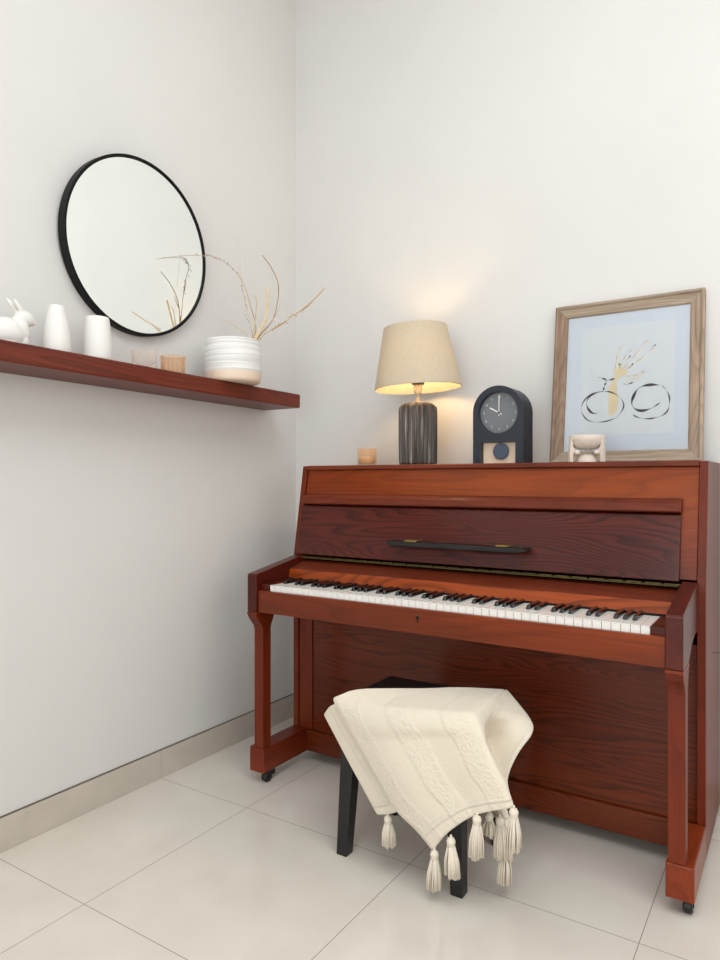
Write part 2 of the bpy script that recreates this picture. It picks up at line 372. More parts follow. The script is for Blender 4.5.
# leaning upper panel between the two cheeks
def lean(z): return 0.108 - (1.101 - z) * (0.061 / 0.316)
up = [(lean(1.099) + 0.004, 1.103), (lean(1.099) + 0.02, 1.099), (lean(0.79) + 0.02, 0.79), (lean(0.79) + 0.004, 0.79)]
link('upper_panel', pr(up, 'x', 0.023, T - 0.023), W_x, piano, bevel=0.001)
# raised fallboard with its overhanging lip
fx0, fx1 = 0.024, 1.352
fall = [(lean(0.985) + 0.003, 0.975), (lean(0.968) - 0.014, 0.967), (lean(0.786) - 0.016, 0.786), (lean(0.786) + 0.003, 0.786)]
fb = link('fallboard', pr(fall, 'x', fx0, fx1), W_fall, piano, bevel=0.002)
lip = [(lean(1.013) + 0.003, 1.013), (lean(1.010) - 0.020, 1.010), (lean(0.998) - 0.034, 0.999), (lean(0.976) - 0.036, 0.978), (lean(0.976) - 0.028, 0.974), (lean(0.976) + 0.003, 0.974)]
link('lip', pr(lip, 'x', fx0 + 0.014, fx1 + 0.003), W_lid, fb, bevel=0.0015)
link('hinge', bx(fx0 + 0.02, fx1, 0.020, 0.044, 0.773, 0.776), M_brassd, fb)
bm = bmesh.new()
for i in range(26):
    x = fx0 + 0.03 + i * 0.0505
    tube(bm, [(x, 0.024, 0.7775), (x + 0.042, 0.024, 0.7775)], 0.0026, 6)
link('knuckles', bm, M_brassd, fb)
# music shelf: the dark folding bar with brass fittings on the fallboard
ms = link('music_shelf', pr([(0.443, 0.847), (0.458, 0.842), (0.905, 0.842), (0.932, 0.848), (0.936, 0.852), (0.930, 0.857), (0.446, 0.858), (0.439, 0.853)], 'y', -0.010, 0.044), M_black, piano, bevel=0.002)
for x in (0.512, 0.835):
    link('bracket', bx(x, x + 0.045, -0.004, 0.043, 0.858, 0.8625), M_brass, ms, bevel=0.001)
link('end_catch', bx(0.872, 0.925, -0.006, 0.008, 0.8572, 0.861), M_steel, ms, bevel=0.001)
# shelf behind the keys: sloped brown rail and upright orange strip
link('key_rail', pr([(-0.052, 0.741), (0.046, 0.766), (0.046, 0.752), (-0.052, 0.728)], 'x', 0.060, T - 0.060), W_lid, piano, bevel=0.001)
link('name_board', pr([(-0.061, 0.709), (-0.052, 0.741), (-0.046, 0.7405), (-0.046, 0.700), (-0.061, 0.700)], 'x', 0.060, T - 0.060), W_band, piano, bevel=0.001)
link('felt_strip', bx(0.060, T - 0.060, -0.063, -0.060, 0.703, 0.7095), M_gap, piano)
# arms with a sloping top
AY = -0.235
for a, b, s in ((0.019, 0.059, 1), (T - 0.059, T - 0.019, -1)):
    prof = [(AY, 0.609), (AY, 0.736), (AY + 0.006, 0.741), (0.046, 0.786), (0.046, 0.655), (-0.02, 0.655), (-0.085, 0.640), (-0.125, 0.615), (-0.135, 0.609)]
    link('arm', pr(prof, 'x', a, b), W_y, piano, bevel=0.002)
# key bed, front rail, end blocks, lock
link('key_bed', bx(0.060, T - 0.060, -0.205, 0.046, 0.612, 0.664), W_low, piano)
link('key_slip', bx(0.060, T - 0.060, -0.226, -0.2105, 0.609, 0.6835), W_x, piano, bevel=0.0015)
for a, b in ((0.060, 0.0965), (T - 0.0965, T - 0.060)):
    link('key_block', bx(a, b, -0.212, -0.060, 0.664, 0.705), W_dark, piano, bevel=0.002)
lk = link('lock', lt([(0, 0), (0.0055, 0), (0.0055, 0.0015), (0, 0.0015)], (0.68, -0.2278, 0.657), 16, axis='y'), M_gap, piano)
link('keyhole', bx(0.6788, 0.6812, -0.2282, -0.226, 0.643, 0.656), M_gap, lk)
# keys: 52 white and 36 black, A to C
KX, KW = 0.098, 1.222 / 52
def wkey():
    bm = bmesh.new(); box(bm, 0.0006, KW - 0.0006, 0, 0.146, 0, 0.019); box(bm, 0.0006, KW - 0.0006, -0.0015, 0.146, 0.019, 0.0215); return bm
w0 = None
for i in range(52):
    if w0 is None:
        w0 = link('white_key', wkey(), M_ivory, None, bevel=0.0011); k = w0
    else:
        k = w0.copy(); C.objects.link(k)
    k.parent = piano; k.location = Vector((KX + i * KW, -0.208, 0.6815)) - piano.location
b0 = None
for i in range(51):
    if (i + 5) % 7 in (2, 6): continue       # no black key above E and B (i = 0 is A)
    if b0 is None:
        bm = bmesh.new(); vs_ = box(bm, -0.0065, 0.0065, 0, 0.096, 0, 0.0115)
        for q in vs_[4:]: q.co.x *= 0.72
        vs_[4].co.y += 0.007; vs_[5].co.y += 0.007
        b0 = link('black_key', bm, M_ebony, None, bevel=0.0016); k = b0
    else:
        k = b0.copy(); C.objects.link(k)
    k.parent = piano; k.location = Vector((KX + (i + 1) * KW, -0.158, 0.7030)) - piano.location
# lower case
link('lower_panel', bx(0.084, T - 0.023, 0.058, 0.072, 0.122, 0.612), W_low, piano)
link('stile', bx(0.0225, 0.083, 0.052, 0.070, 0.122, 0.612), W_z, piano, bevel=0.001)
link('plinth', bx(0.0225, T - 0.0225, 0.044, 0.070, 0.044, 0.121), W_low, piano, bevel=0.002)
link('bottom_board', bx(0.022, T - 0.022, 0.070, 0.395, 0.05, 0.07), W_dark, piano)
# legs, toe blocks, casters
for a, b, ta, tb in ((0.019, 0.059, -0.001, 0.064), (T - 0.059, T - 0.019, T - 0.064, T + 0.001)):
    cx = (a + b) / 2
    prof = [(-0.235, 0.6085)] + [(-0.235 + 0.036 * (0.5 - 0.5 * math.cos(math.pi * t)), 0.603 - 0.062 * t) for t in [i / 8 for i in range(9)]]
    prof += [(-0.199, 0.129), (-0.157, 0.129)]
    prof += [(-0.157 + 0.022 * (0.5 - 0.5 * math.cos(math.pi * t)), 0.541 + 0.062 * t) for t in [i / 8 for i in range(9)]] + [(-0.135, 0.6085)]
    lg = link('leg', pr(prof, 'x', a, b), W_z, piano, bevel=0.0015)
    link('moulding', bx(a - 0.001, b + 0.001, -0.237, -0.134, 0.6005, 0.6075), W_x, lg, bevel=0.001)
    link('toe_block', bx(ta, tb, -0.201, 0.044, 0.042, 0.128), W_toe, piano, bevel=0.003)
    for yy in (-0.165, ):
        wx = ta + 0.047
        ct = link('caster', bx(wx - 0.014, wx + 0.012, yy + 0.008, yy + 0.034, 0.020, 0.0425), M_steel, piano, bevel=0.002)
        link('wheel', lt([(0, -0.011), (0.016, -0.011), (0.019, -0.007), (0.019, 0.007), (0.016, 0.011), (0.005, 0.011), (0.005, 0.013), (0, 0.013)], (wx, yy, 0.019), 32, axis='x'), M_rubber, ct)
for xx in (0.06, T - 0.06):
    ct = link('caster', bx(xx - 0.010, xx + 0.010, 0.340, 0.376, 0.030, 0.0505), M_steel, piano)
    link('wheel', lt([(0, -0.012), (0.016, -0.012), (0.019, -0.009), (0.019, 0.009), (0.016, 0.012), (0, 0.012)], (xx, 0.358, 0.019), 24, axis='x'), M_rubber, ct)

# ---------------------------------------------------------------- wall shelf
SZ = 1.4185
sh = link('wall_shelf', bx(XL, -0.106, -1.95, 0.226, 1.362, SZ), M_shelf if 'M_shelf' in globals() else W_shelf, bevel=0.006, segs=3)
origin(sh, (-0.2, -0.87, 1.362)); sh.data.transform(Matrix.Rotation(-0.0092, 4, 'X')); sh.location.z += 0.0101        # the shelf hangs a little out of level
def lift(o):
    o.location.z += (0.226 - o.location.y) * 0.0092; return o
tag(sh, 'long thick reddish brown wooden shelf fixed to the left wall', 'shelf')

# ---------------------------------------------------------------- round mirror
mx_, my, mz, mr = -0.2845, -0.461, 1.8575, 0.286
mir = thing('round_mirror', (mx_, my, mz), 'large round mirror in a thin black rim hanging above the shelf', 'mirror')
rim = [(mr + 0.008, 0.0), (mr + 0.010, 0.002), (mr + 0.010, 0.031), (mr + 0.008, 0.033), (mr + 0.002, 0.033), (mr, 0.031), (mr, 0.020), (mr - 0.002, 0.018), (mr - 0.002, 0.0), (mr + 0.008, 0.0)]
link('rim', lt([(r, h) for r, h in rim], (mx_, my, mz), 128, axis='x'), M_rim, mir, smooth=False)
link('mirror_glass', lt([(0, 0.018), (mr - 0.0005, 0.018), (mr - 0.0005, 0.0275), (0, 0.0275)], (mx_, my, mz), 128, axis='x'), M_mirror, mir)
link('backing', lt([(0, 0.0), (mr - 0.003, 0.0), (mr - 0.003, 0.016), (0, 0.016)], (mx_, my, mz), 64, axis='x'), M_gap, mir)

mir.rotation_euler = (0, math.radians(3), 0)      # hangs with its top leaning slightly forward

# ---------------------------------------------------------------- things on the shelf
def vase(name, x, y, prof, label, mat=M_ceramic, n=64, cat='vase'):
    o = link(name, lt(prof, (x, y, SZ), n), mat, smooth=True)
    origin(o, (x, y, SZ)); lift(o); return tag(o, label, cat)
# narrow bottle vase (second from the frame edge)
def shell(outer, t=0.003):
    """close an outer profile with an inner wall so the vessel is hollow"""
    inner = [(max(0.0, r - t), h) for r, h in outer[::-1] if h > 0.006]
    return [(0, 0)] + outer + inner + [(0, 0.006)]
VX = -0.185
vase('bottle_vase', VX, -0.825, shell([(0.036, 0.0), (0.0385, 0.005), (0.0395, 0.02), (0.0385, 0.045), (0.035, 0.075), (0.030, 0.102), (0.0250, 0.124), (0.0225, 0.136), (0.0218, 0.139), (0.0218, 0.142)]),
     'white ceramic bottle vase with a narrow neck, beside the rabbit figurine')
vase('tapered_vase', VX, -0.688, shell([(0.039, 0.0), (0.043, 0.005), (0.0435, 0.014), (0.0428, 0.05), (0.040, 0.09), (0.0365, 0.122), (0.0345, 0.134), (0.033, 0.137)]),
     'white ceramic tumbler-shaped tapering vase in front of the mirror')
def ribs(k, d): return lambda a, h: 1 + d * math.cos(k * a)
cup = [(0.033, 0.0), (0.0375, 0.004), (0.040, 0.03), (0.0405, 0.060), (0.0395, 0.066)]
bm = bmesh.new(); lathe(bm, shell(cup, 0.0035), (VX, -0.508, SZ), 216, ribs(24, 0.035))
v = link('candle_glass', bm, M_clear, smooth=True); origin(v, (VX, -0.508, SZ)); lift(v); tag(v, 'clear rosy ribbed votive glass below the mirror', 'candle holder')
cup2 = [(0.030, 0.0), (0.0365, 0.003), (0.039, 0.012), (0.039, 0.056), (0.041, 0.060), (0.041, 0.066), (0.038, 0.067)]
bm = bmesh.new(); lathe(bm, shell(cup2, 0.004), (VX, -0.387, SZ), 216, ribs(18, 0.06))
v = link('candle_glass', bm, M_amber, smooth=True); origin(v, (VX, -0.387, SZ)); lift(v); tag(v, 'amber ribbed votive glass with a scalloped rim on the shelf', 'candle holder')
# rabbit figurine: fused ellipsoids
def lump(name, parts, mat, vox=0.0018):
    bm = bmesh.new()
    for c, r, sc, rx in parts: ball(bm, c, r, sc, 24, 16, Matrix.Rotation(rx, 4, 'X'))
    o = link(name, bm, mat, smooth=True)
    m = o.modifiers.new('fuse', 'REMESH'); m.mode = 'VOXEL'; m.voxel_size = vox; m.use_smooth_shade = True
    s = o.modifiers.new('smooth', 'SMOOTH'); s.iterations = 6; s.factor = 0.6
    return o
rx_, ry_ = VX, -0.970
rab = lump('rabbit_figurine', [
    ((rx_, ry_ - 0.034, SZ + 0.026), 0.05, (0.66, 1.3, 0.70), 0.06), ((rx_, ry_ + 0.000, SZ + 0.036), 0.046, (0.76, 1.1, 0.92), -0.30),
    ((rx_, ry_ + 0.030, SZ + 0.045), 0.036, (0.78, 0.78, 1.22), 0.12), ((rx_, ry_ + 0.034, SZ + 0.018), 0.030, (0.9, 0.75, 0.85), 0.0),
    ((rx_, ry_ + 0.048, SZ + 0.086), 0.025, (0.74, 1.15, 0.86), -0.30), ((rx_, ry_ + 0.067, SZ + 0.079), 0.0125, (0.8, 1.1, 0.85), -0.3),
    ((rx_ - 0.008, ry_ + 0.018, SZ + 0.114), 0.026, (0.22, 0.30, 1.05), 0.74), ((rx_ + 0.008, ry_ + 0.026, SZ + 0.112), 0.024, (0.22, 0.30, 1.05), 0.64),
    ((rx_, ry_ - 0.01, SZ + 0.007), 0.03, (1.0, 2.2, 0.23), 0.0), ((rx_, ry_ - 0.098, SZ + 0.034), 0.014, (1, 1, 1), 0.0)], M_ceramic)
origin(rab, (rx_, ry_, SZ)); lift(rab); tag(rab, 'small white ceramic rabbit figurine with raised ears at the shelf\'s left end in view', 'figurine')
# banded pot
px_, py_ = -0.128, -0.150
pot = link('plant_pot', lt(shell([(0.094, 0.0), (0.100, 0.004), (0.102, 0.012), (0.1035, 0.045), (0.1042, 0.085), (0.1035, 0.116), (0.1005, 0.126), (0.0985, 0.130), (0.0985, 0.134), (0.0995, 0.138), (0.0990, 0.150), (0.0975, 0.154)], 0.006), (px_, py_, SZ), 96), M_pot, smooth=True)
origin(pot, (px_, py_, SZ)); lift(pot); tag(pot, 'wide white glazed pot with grey bands and unglazed peach foot', 'pot')

# dried stems standing in the pot
def stem(name, pts, r0, r1, mat, label, n=28, seeds=None, blades=0):
    P = crom(pts, n); bm = bmesh.new()
    tube(bm, P, [r0 + (r1 - r0) * i / (n - 1) for i in range(n)], 6)
    o = link(name, bm, mat, smooth=True); origin(o, tuple(pts[0])); o.location.z += 0.0035
    tag(o, label, 'dried stem', 'dried stems in the pot')
    if seeds:
        a, b, cnt, ln = seeds; bm = bmesh.new(); rr = random.Random(len(label))
        for k in range(cnt):
            i = a + (b - a) * k / max(1, cnt - 1); p = P[min(n - 1, int(i))]
            q = p + Vector((rr.uniform(-1, 1), rr.uniform(-1, 1), rr.uniform(-0.6, 1))) .normalized() * rr.uniform(0.5, 1) * ln
            tube(bm, [p, (p + q) / 2 + Vector((0, 0, ln * 0.12)), q], 0.0004, 4)
            ball(bm, q, 0.0019, (0.8, 0.8, 1.7), 8, 6)
        link('seed_head', bm, M_seed, o, smooth=True)
    for k in range(blades):
        i = int(n * (0.35 + 0.5 * k / max(1, blades))); p = P[i]; d = (P[min(n-1, i+2)] - P[i]).normalized()
        s = Vector((0.4, 0.8 * (1 if k % 2 else -1), 0.5)).normalized()
        bm = bmesh.new(); Q = crom([p, p + d * 0.02 + s * 0.008, p + d * 0.045 + s * 0.013], 8)
        tube(bm, Q, [0.0022, 0.0024, 0.0022, 0.0019, 0.0016, 0.0012, 0.0008, 0.0003], 6, 0.3)
        link('leaf', bm, mat, o, smooth=True)
    return o
B0 = (px_ + 0.030, py_ + 0.02, SZ + 0.008)
def st(i, dx, dy):          # foot in the pot, a point at the rim near the gathered bunch, then the free part
    k = 0.55
    return [(B0[0] + dx, B0[1] + dy, B0[2]), (-0.072 + dx * k, -0.106 + dy * k, 1.572)] + [p for p in STEMS[i][1:] if p[2] > 1.605]
STEMS = [ [(-0.061,-0.102,1.538),(-0.060,-0.104,1.589),(-0.045,-0.115,1.710),(-0.041,-0.131,1.736)],
[(-0.063,-0.100,1.539),(-0.059,-0.096,1.591),(-0.020,-0.091,1.661),(0.005,-0.112,1.762)],
[(-0.064,-0.099,1.539),(-0.065,-0.095,1.621),(-0.080,-0.106,1.702),(-0.100,-0.122,1.783),(-0.125,-0.138,1.831),(-0.160,-0.159,1.869),(-0.190,-0.196,1.886),(-0.212,-0.234,1.883),(-0.232,-0.312,1.862),(-0.243,-0.384,1.837)],
[(-0.063,-0.099,1.539),(-0.020,-0.057,1.653),(0.000,-0.047,1.734),(0.010,-0.059,1.789),(0.012,-0.101,1.837),(0.010,-0.148,1.868)],
[(-0.064,-0.099,1.539),(-0.070,-0.128,1.652),(-0.080,-0.144,1.760),(-0.090,-0.144,1.865),(-0.095,-0.149,1.923),(-0.097,-0.168,1.939)],
[(-0.070,-0.092,1.549),(-0.051,-0.108,1.605),(0.060,-0.080,1.638),(0.120,-0.069,1.669),(0.180,-0.077,1.694),(0.245,-0.089,1.728)],
[(-0.070,-0.092,1.542),(-0.056,-0.099,1.609),(0.000,-0.081,1.653),(0.030,-0.072,1.640),(-0.050,-0.109,1.604),(-0.051,-0.107,1.597)],
[(-0.067,-0.095,1.548),(-0.040,-0.141,1.593),(0.140,-0.151,1.625),(0.220,-0.165,1.629),(0.290,-0.180,1.617),(-0.040,-0.159,1.603)],
[(-0.061,-0.102,1.546),(-0.090,-0.128,1.603),(-0.120,-0.149,1.629),(-0.150,-0.175,1.650)],
[(-0.076,-0.086,1.543),(-0.100,-0.089,1.645),(-0.140,-0.073,1.748),(-0.155,-0.073,1.803)] ]
stem('dried_stem', st(0, 0, 0), 0.0028, 0.0016, M_stem, 'short straight beige dried stem near the middle of the pot', 16)
stem('dried_stem', st(1, 0.012, 0.01), 0.0050, 0.0040, M_straw, 'thick pale straw stalk rising upright from the pot', 16)
stem('dried_stem', st(2, -0.012, 0), 0.0019, 0.0006, M_stemd, 'long brown stem arching left in front of the mirror', 40, (20, 31, 14, 0.012), 3)
stem('dried_stem', st(3, 0.012, 0.02), 0.0024, 0.0016, M_stemd, 'tall curved brown stem bending back left at its tip', 32, None, 3)
stem('dried_stem', st(4, -0.006, -0.012), 0.0011, 0.0005, M_stemp, 'tallest and thinnest pale stem, nearly upright', 32)
stem('dried_stem', st(5, 0.02, 0.025), 0.0020, 0.0024, M_stem, 'straight brown stem reaching furthest up right with seeds', 28, (13, 20, 12, 0.013), 4)
stem('dried_stem', st(6, 0.02, 0.01), 0.0026, 0.0012, M_stemp, 'short pale curled blade drooping right over the pot', 24)
stem('dried_stem', st(7, 0.026, 0.02), 0.0018, 0.0007, M_stemp, 'thin pale stem arching low to the right past the shelf end', 30)
stem('dried_stem', st(8, -0.01, -0.02), 0.0022, 0.0010, M_stem, 'short straw blade leaning low to the left', 16)
stem('dried_stem', st(9, -0.016, 0.012), 0.0020, 0.0010, M_stemd, 'slender brown stem standing closest to the wall', 20, (12, 19, 10, 0.011))

# ---------------------------------------------------------------- table lamp on the piano
PZ = 1.1205
lx, ly = 0.437, 0.235
lamp = thing('table_lamp', (lx, ly, PZ), 'lit table lamp with a ribbed dark base and beige linen shade', 'lamp')
base = [(0, 0), (0.062, 0), (0.069, 0.003), (0.071, 0.010), (0.072, 0.10), (0.072, 0.200), (0.070, 0.213), (0.063, 0.223), (0.050, 0.229), (0.030, 0.231), (0, 0.231)]
link('base', lt(base, (lx, ly, PZ), 240, lambda a, h: 1 - 0.10 * (0.5 + 0.5 * math.cos(26 * a)) ** 1.5 if 0.004 < h < 0.222 else 0.97), M_lampbase, lamp, smooth=True)
link('neck', lt([(0, 0.230), (0.018, 0.230), (0.018, 0.234), (0.0065, 0.238), (0.0065, 0.262), (0.014, 0.264), (0.016, 0.270), (0.016, 0.300), (0, 0.300)], (lx, ly, PZ), 32), M_neck, lamp, smooth=True)
sb, st_ = 0.284, 0.512          # shade bottom, top above the piano lid
rb, rt_ = 0.161, 0.117
prof = [(rb, sb), (rb + 0.001, sb + 0.004), (rt_ + 0.001, st_ - 0.004), (rt_, st_), (rt_ - 0.0018, st_), (rb - 0.0018, sb), (rb, sb)]
shb = lt(prof, (lx, ly, PZ), 96); pv = Vector((lx, ly, PZ + 0.40))
bmesh.ops.rotate(shb, cent=pv, matrix=Matrix.Rotation(math.radians(-2.8), 3, Vector((-0.541, 0.841, 0))), verts=shb.verts); bmesh.ops.translate(shb, verts=shb.verts, vec=(-0.006, 0, 0))   # sits slightly crooked
shade = link('shade', shb, M_shade, lamp)
bm = bmesh.new()
for a in range(3):
    t = math.radians(20 + 120 * a); tube(bm, [(lx + 0.02*math.cos(t), ly + 0.02*math.sin(t), PZ + 0.485), (lx + math.cos(t) * (rt_ - 0.002), ly + math.sin(t) * (rt_ - 0.002), PZ + 0.488)], 0.0015, 6)
tube(bm, [(lx + 0.022 * math.cos(2*math.pi*k/20), ly + 0.022 * math.sin(2*math.pi*k/20), PZ + 0.485) for k in range(20)], 0.002, 6, closed=True)
bmesh.ops.rotate(bm, cent=pv, matrix=Matrix.Rotation(math.radians(-2.8), 3, Vector((-0.541, 0.841, 0))), verts=bm.verts); bmesh.ops.translate(bm, verts=bm.verts, vec=(-0.006, 0, 0))
link('shade_ring', bm, M_steel, shade)
sk = link('socket', lt([(0, 0.300), (0.024, 0.300), (0.024, 0.312), (0.017, 0.314), (0.017, 0.335), (0, 0.335)], (lx, ly, PZ), 24), M_black, lamp)
link('bulb', lt([(0, 0.335), (0.012, 0.335), (0.014, 0.350), (0.027, 0.375), (0.030, 0.392), (0.027, 0.408), (0.016, 0.420), (0, 0.424)], (lx, ly, PZ), 24), M_bulb, lamp, smooth=True)

# small votive glass left of the lamp
vx, vy = 0.222, 0.222
v = thing('candle_glass', (vx, vy, PZ), 'small pale amber votive glass on the piano left of the lamp', 'candle holder')
bm = bmesh.new(); lathe(bm, shell([(0.032, 0.0), (0.0365, 0.003), (0.037, 0.010), (0.037, 0.060), (0.0375, 0.066)], 0.004), (vx, vy, PZ), 96, ribs(16, 0.02)); link('cup', bm, M_amber, v, smooth=True)
bm = lt([(0, 0.0065), (0.030, 0.0065), (0.031, 0.030), (0.029, 0.034), (0, 0.033)], (vx, vy, PZ), 32); link('wax', bm, plain('candle_wax', rgb(240, 214, 176), 0.5), v, smooth=True)

# ---------------------------------------------------------------- mantel clock
cx0, cx1, cy0, cy1 = 0.672, 0.852, 0.200, 0.300
ccx = (cx0 + cx1) / 2; cr = (cx1 - cx0) / 2; ctop = 1.388; ccz = ctop - cr
clock = thing('mantel_clock', (ccx, 0.24, PZ), 'dark navy arch-topped mantel clock with a grey dial', 'clock')
arch = [(cx0, PZ), (cx0, ccz)] + [(ccx - cr * math.cos(math.pi * k / 40), ccz + cr * math.sin(math.pi * k / 40)) for k in range(1, 40)] + [(cx1, ccz), (cx1, PZ)]
# the case: front plate with a round opening and a square opening, in front of a solid arch
wx0, wx1, wz1 = 0.699, 0.825, PZ + 0.074
dz, dr = ccz - 0.002, 0.071
link('case_back', pr(arch, 'y', cy0 + 0.030, cy1), M_navy, clock, bevel=0.002)
def plate(y0, y1):
    """arched front plate with a round hole (dial) and an open window below: built as strips around the holes"""
    bm = bmesh.new(); N = 96
    def outer(a):
        dx, dz_ = math.cos(a), math.sin(a); low = wz1 - dz + 0.0
        ts = []
        if dz_ < -1e-6: ts.append((wz1 - dz) / dz_)
        if dx > 1e-6: ts.append((cx1 - ccx) / dx)
        if dx < -1e-6: ts.append((cx0 - ccx) / dx)
        if dz_ >= 0:       # arch
            b = dz_ * (dz - ccz); cc = (dz - ccz) ** 2 - cr ** 2; t = -b + math.sqrt(max(0, b*b - cc)); return (ccx + dx*t, dz + dz_*t)
        t = min(x for x in ts if x > 0); return (ccx + dx*t, dz + dz_*t)
    rings = []
    for y in (y0, y1):
        rings.append([bm.verts.new((ccx + dr*math.cos(2*math.pi*k/N), y, dz + dr*math.sin(2*math.pi*k/N))) for k in range(N)])
        rings.append([bm.verts.new((outer(2*math.pi*k/N)[0], y, outer(2*math.pi*k/N)[1])) for k in range(N)])
    i0, o0, i1, o1 = rings
    for k in range(N):
        j = (k + 1) % N
        bm.faces.new([i0[k], i0[j], o0[j], o0[k]]); bm.faces.new([i1[k], o1[k], o1[j], i1[j]])
        bm.faces.new([i0[k], i1[k], i1[j], i0[j]]); bm.faces.new([o0[k], o0[j], o1[j], o1[k]])
    box(bm, cx0, wx0, y0, y1, PZ, wz1); box(bm, wx1, cx1, y0, y1, PZ, wz1)
    return bm
link('case_front', plate(cy0, cy0 + 0.030), M_navy, clock)
dial = link('dial', lt([(0, 0.0), (dr - 0.0005, 0.0), (dr - 0.0005, 0.004), (0, 0.004)], (ccx, cy0 + 0.0185, dz), 64, axis='y'), M_dial, clock)
yd = cy0 + 0.0175
for k in range(1, 13):
    cu = bpy.data.curves.new('numeral', 'FONT'); cu.body = str(k); cu.size = 0.0135; cu.align_x = 'CENTER'; cu.align_y = 'CENTER'; cu.extrude = 0.0003
    to = bpy.data.objects.new('tmp', cu); C.objects.link(to)
    bpy.context.view_layer.update()
    me = bpy.data.meshes.new_from_object(to.evaluated_get(bpy.context.evaluated_depsgraph_get()))
    bpy.data.objects.remove(to); me.materials.clear(); me.materials.append(M_numeral)
    a = math.radians(90 - 30 * k)
    me.transform(Matrix.Translation((ccx + 0.056*math.cos(a), yd, dz + 0.056*math.sin(a))) @ Matrix.Rotation(math.radians(90), 4, 'X'))
    me.transform(Matrix.Translation(-(Vector(clock.location) + Vector(dial.location))))
    o = bpy.data.objects.new('numeral', me); C.objects.link(o); o.parent = dial
def hand(name, ang, ln, wd, y, mat):
    a = math.radians(90 - ang); d = Vector((math.cos(a), 0, math.sin(a))); s = Vector((-d.z, 0, d.x)); c_ = Vector((ccx, y, dz))
    bm = bmesh.new(); q = [c_ - d*0.012 - s*wd*0.6, c_ + d*ln*0.9 - s*wd, c_ + d*ln, c_ + d*ln*0.9 + s*wd, c_ - d*0.012 + s*wd*0.6]
    A = [bm.verts.new(p) for p in q]; B = [bm.verts.new(p + Vector((0, 0.001, 0))) for p in q]
    bm.faces.new(A); bm.faces.new(B[::-1])
    for i in range(5): bm.faces.new([A[i], A[(i+1) % 5], B[(i+1) % 5], B[i]])
    link(name, bm, mat, dial)
hand('hour_hand', 299, 0.040, 0.0021, yd - 0.003, M_white); hand('minute_hand', 1, 0.062, 0.0016, yd - 0.005, M_white)
link('hand_cap', lt([(0, -0.004), (0.0035, -0.004), (0.0035, 0.0), (0, 0.0)], (ccx, yd - 0.003, dz), 16, axis='y'), M_navyd, dial)
link('window_back', bx(wx0 + 0.001, wx1 - 0.001, cy0 + 0.0265, cy0 + 0.0295, PZ + 0.001, wz1 - 0.001), M_maple, clock)
pe = link('pendulum', lt([(0, 0.0), (0.026, 0.0), (0.028, 0.002), (0.028, 0.004), (0, 0.005)], (ccx + 0.006, cy0 + 0.012, PZ + 0.043), 40, axis='y'), M_navyd, clock)
link('rod', bx(ccx + 0.0045, ccx + 0.0075, cy0 + 0.013, cy0 + 0.015, PZ + 0.068, wz1), M_navyd, pe)

# ---------------------------------------------------------------- picture leaning on the wall
fo = Vector((0.899, 0.340, PZ + 0.0008)); fu = Vector((0, 0.075, 0.558)).normalized(); fn = Vector((0, -fu.z, fu.y))   # fn faces the room
pic = bpy.data.objects.new('framed_picture', None); C.objects.link(pic); pic.location = fo
pic.rotation_euler = (-math.atan2(0.075, 0.558), 0, 0)
tag(pic, 'framed bicycle sketch in a weathered wood frame leaning on the wall', 'picture')
def fl(name, bm, mat, parent=None, **kw):
    o = link(name, bm, mat, None, **kw); o.parent = parent or pic; return o
FW, FH, fb_, yb_ = 0.478, 0.563, 0.043, 0.022
# local axes: x along, z up the picture, y into the wall; mitred moulding with a raised outer bead
def bar(n, u0, v0, u1, v1, mat):
    d = Vector((u1 - u0, 0, v1 - v0)); L = d.length; d.normalize(); s = Vector((-d.z, 0, d.x))     # s points inwards
    sec = [(0, 0.022), (0, -0.004), (0.006, -0.008), (0.010, -0.006), (0.013, -0.001), (0.030, 0.002), (0.039, 0.003), (0.043, 0.006), (0.043, 0.022)]
    bm = bmesh.new(); A = []; B = []
    for q, h in sec:
        A.append(bm.verts.new(Vector((u0, h, v0)) + d * q + s * q)); B.append(bm.verts.new(Vector((u1, h, v1)) - d * q + s * q))
    k = len(sec); bm.faces.new(A); bm.faces.new(B[::-1])
    for i in range(k): bm.faces.new([A[i], A[(i+1) % k], B[(i+1) % k], B[i]])
    fl(n, bm, mat)
bar('frame_rail', 0, 0, FW, 0, M_barnx); bar('frame_stile', FW, 0, FW, FH, M_barn)
bar('frame_rail', FW, FH, 0, FH, M_barnx); bar('frame_stile', 0, FH, 0, 0, M_barn)
fl('backing_board', bx(0.04, FW - 0.04, 0.0135, 0.0215, 0.04, FH - 0.04), M_barnx)
pp = fl('print', bx(0.0405, FW - 0.0405, 0.0115, 0.0130, 0.0405, FH - 0.0405), M_mat)
fl('inner_sheet', bx(0.094, 0.392, 0.0107, 0.0114, 0.097, 0.476), M_mat2, pp)
fl('glass', bx(0.0405, FW - 0.0405, 0.0075, 0.0090, 0.0405, FH - 0.0405), M_picglass)
def ribbon(bm, pts, wd, y=0.0104, n=40, taper=True):
    P = crom([(a, 0, b) for a, b in pts], n); L = []; R_ = []
    for i, p in enumerate(P):
        d = (P[min(n-1, i+1)] - P[max(0, i-1)]).normalized(); s = Vector((-d.z, 0, d.x))
        wv = wd * (0.55 + 0.45 * math.sin(i * 0.37 + wd * 900)) * (min(1, (i + 1) / 5, (n - i) / 5) if taper else 1)
        L.append(bm.verts.new((p.x + s.x*wv, y, p.z + s.z*wv))); R_.append(bm.verts.new((p.x - s.x*wv, y, p.z - s.z*wv)))
    for i in range(n - 1): bm.faces.new([L[i], L[i+1], R_[i+1], R_[i]])
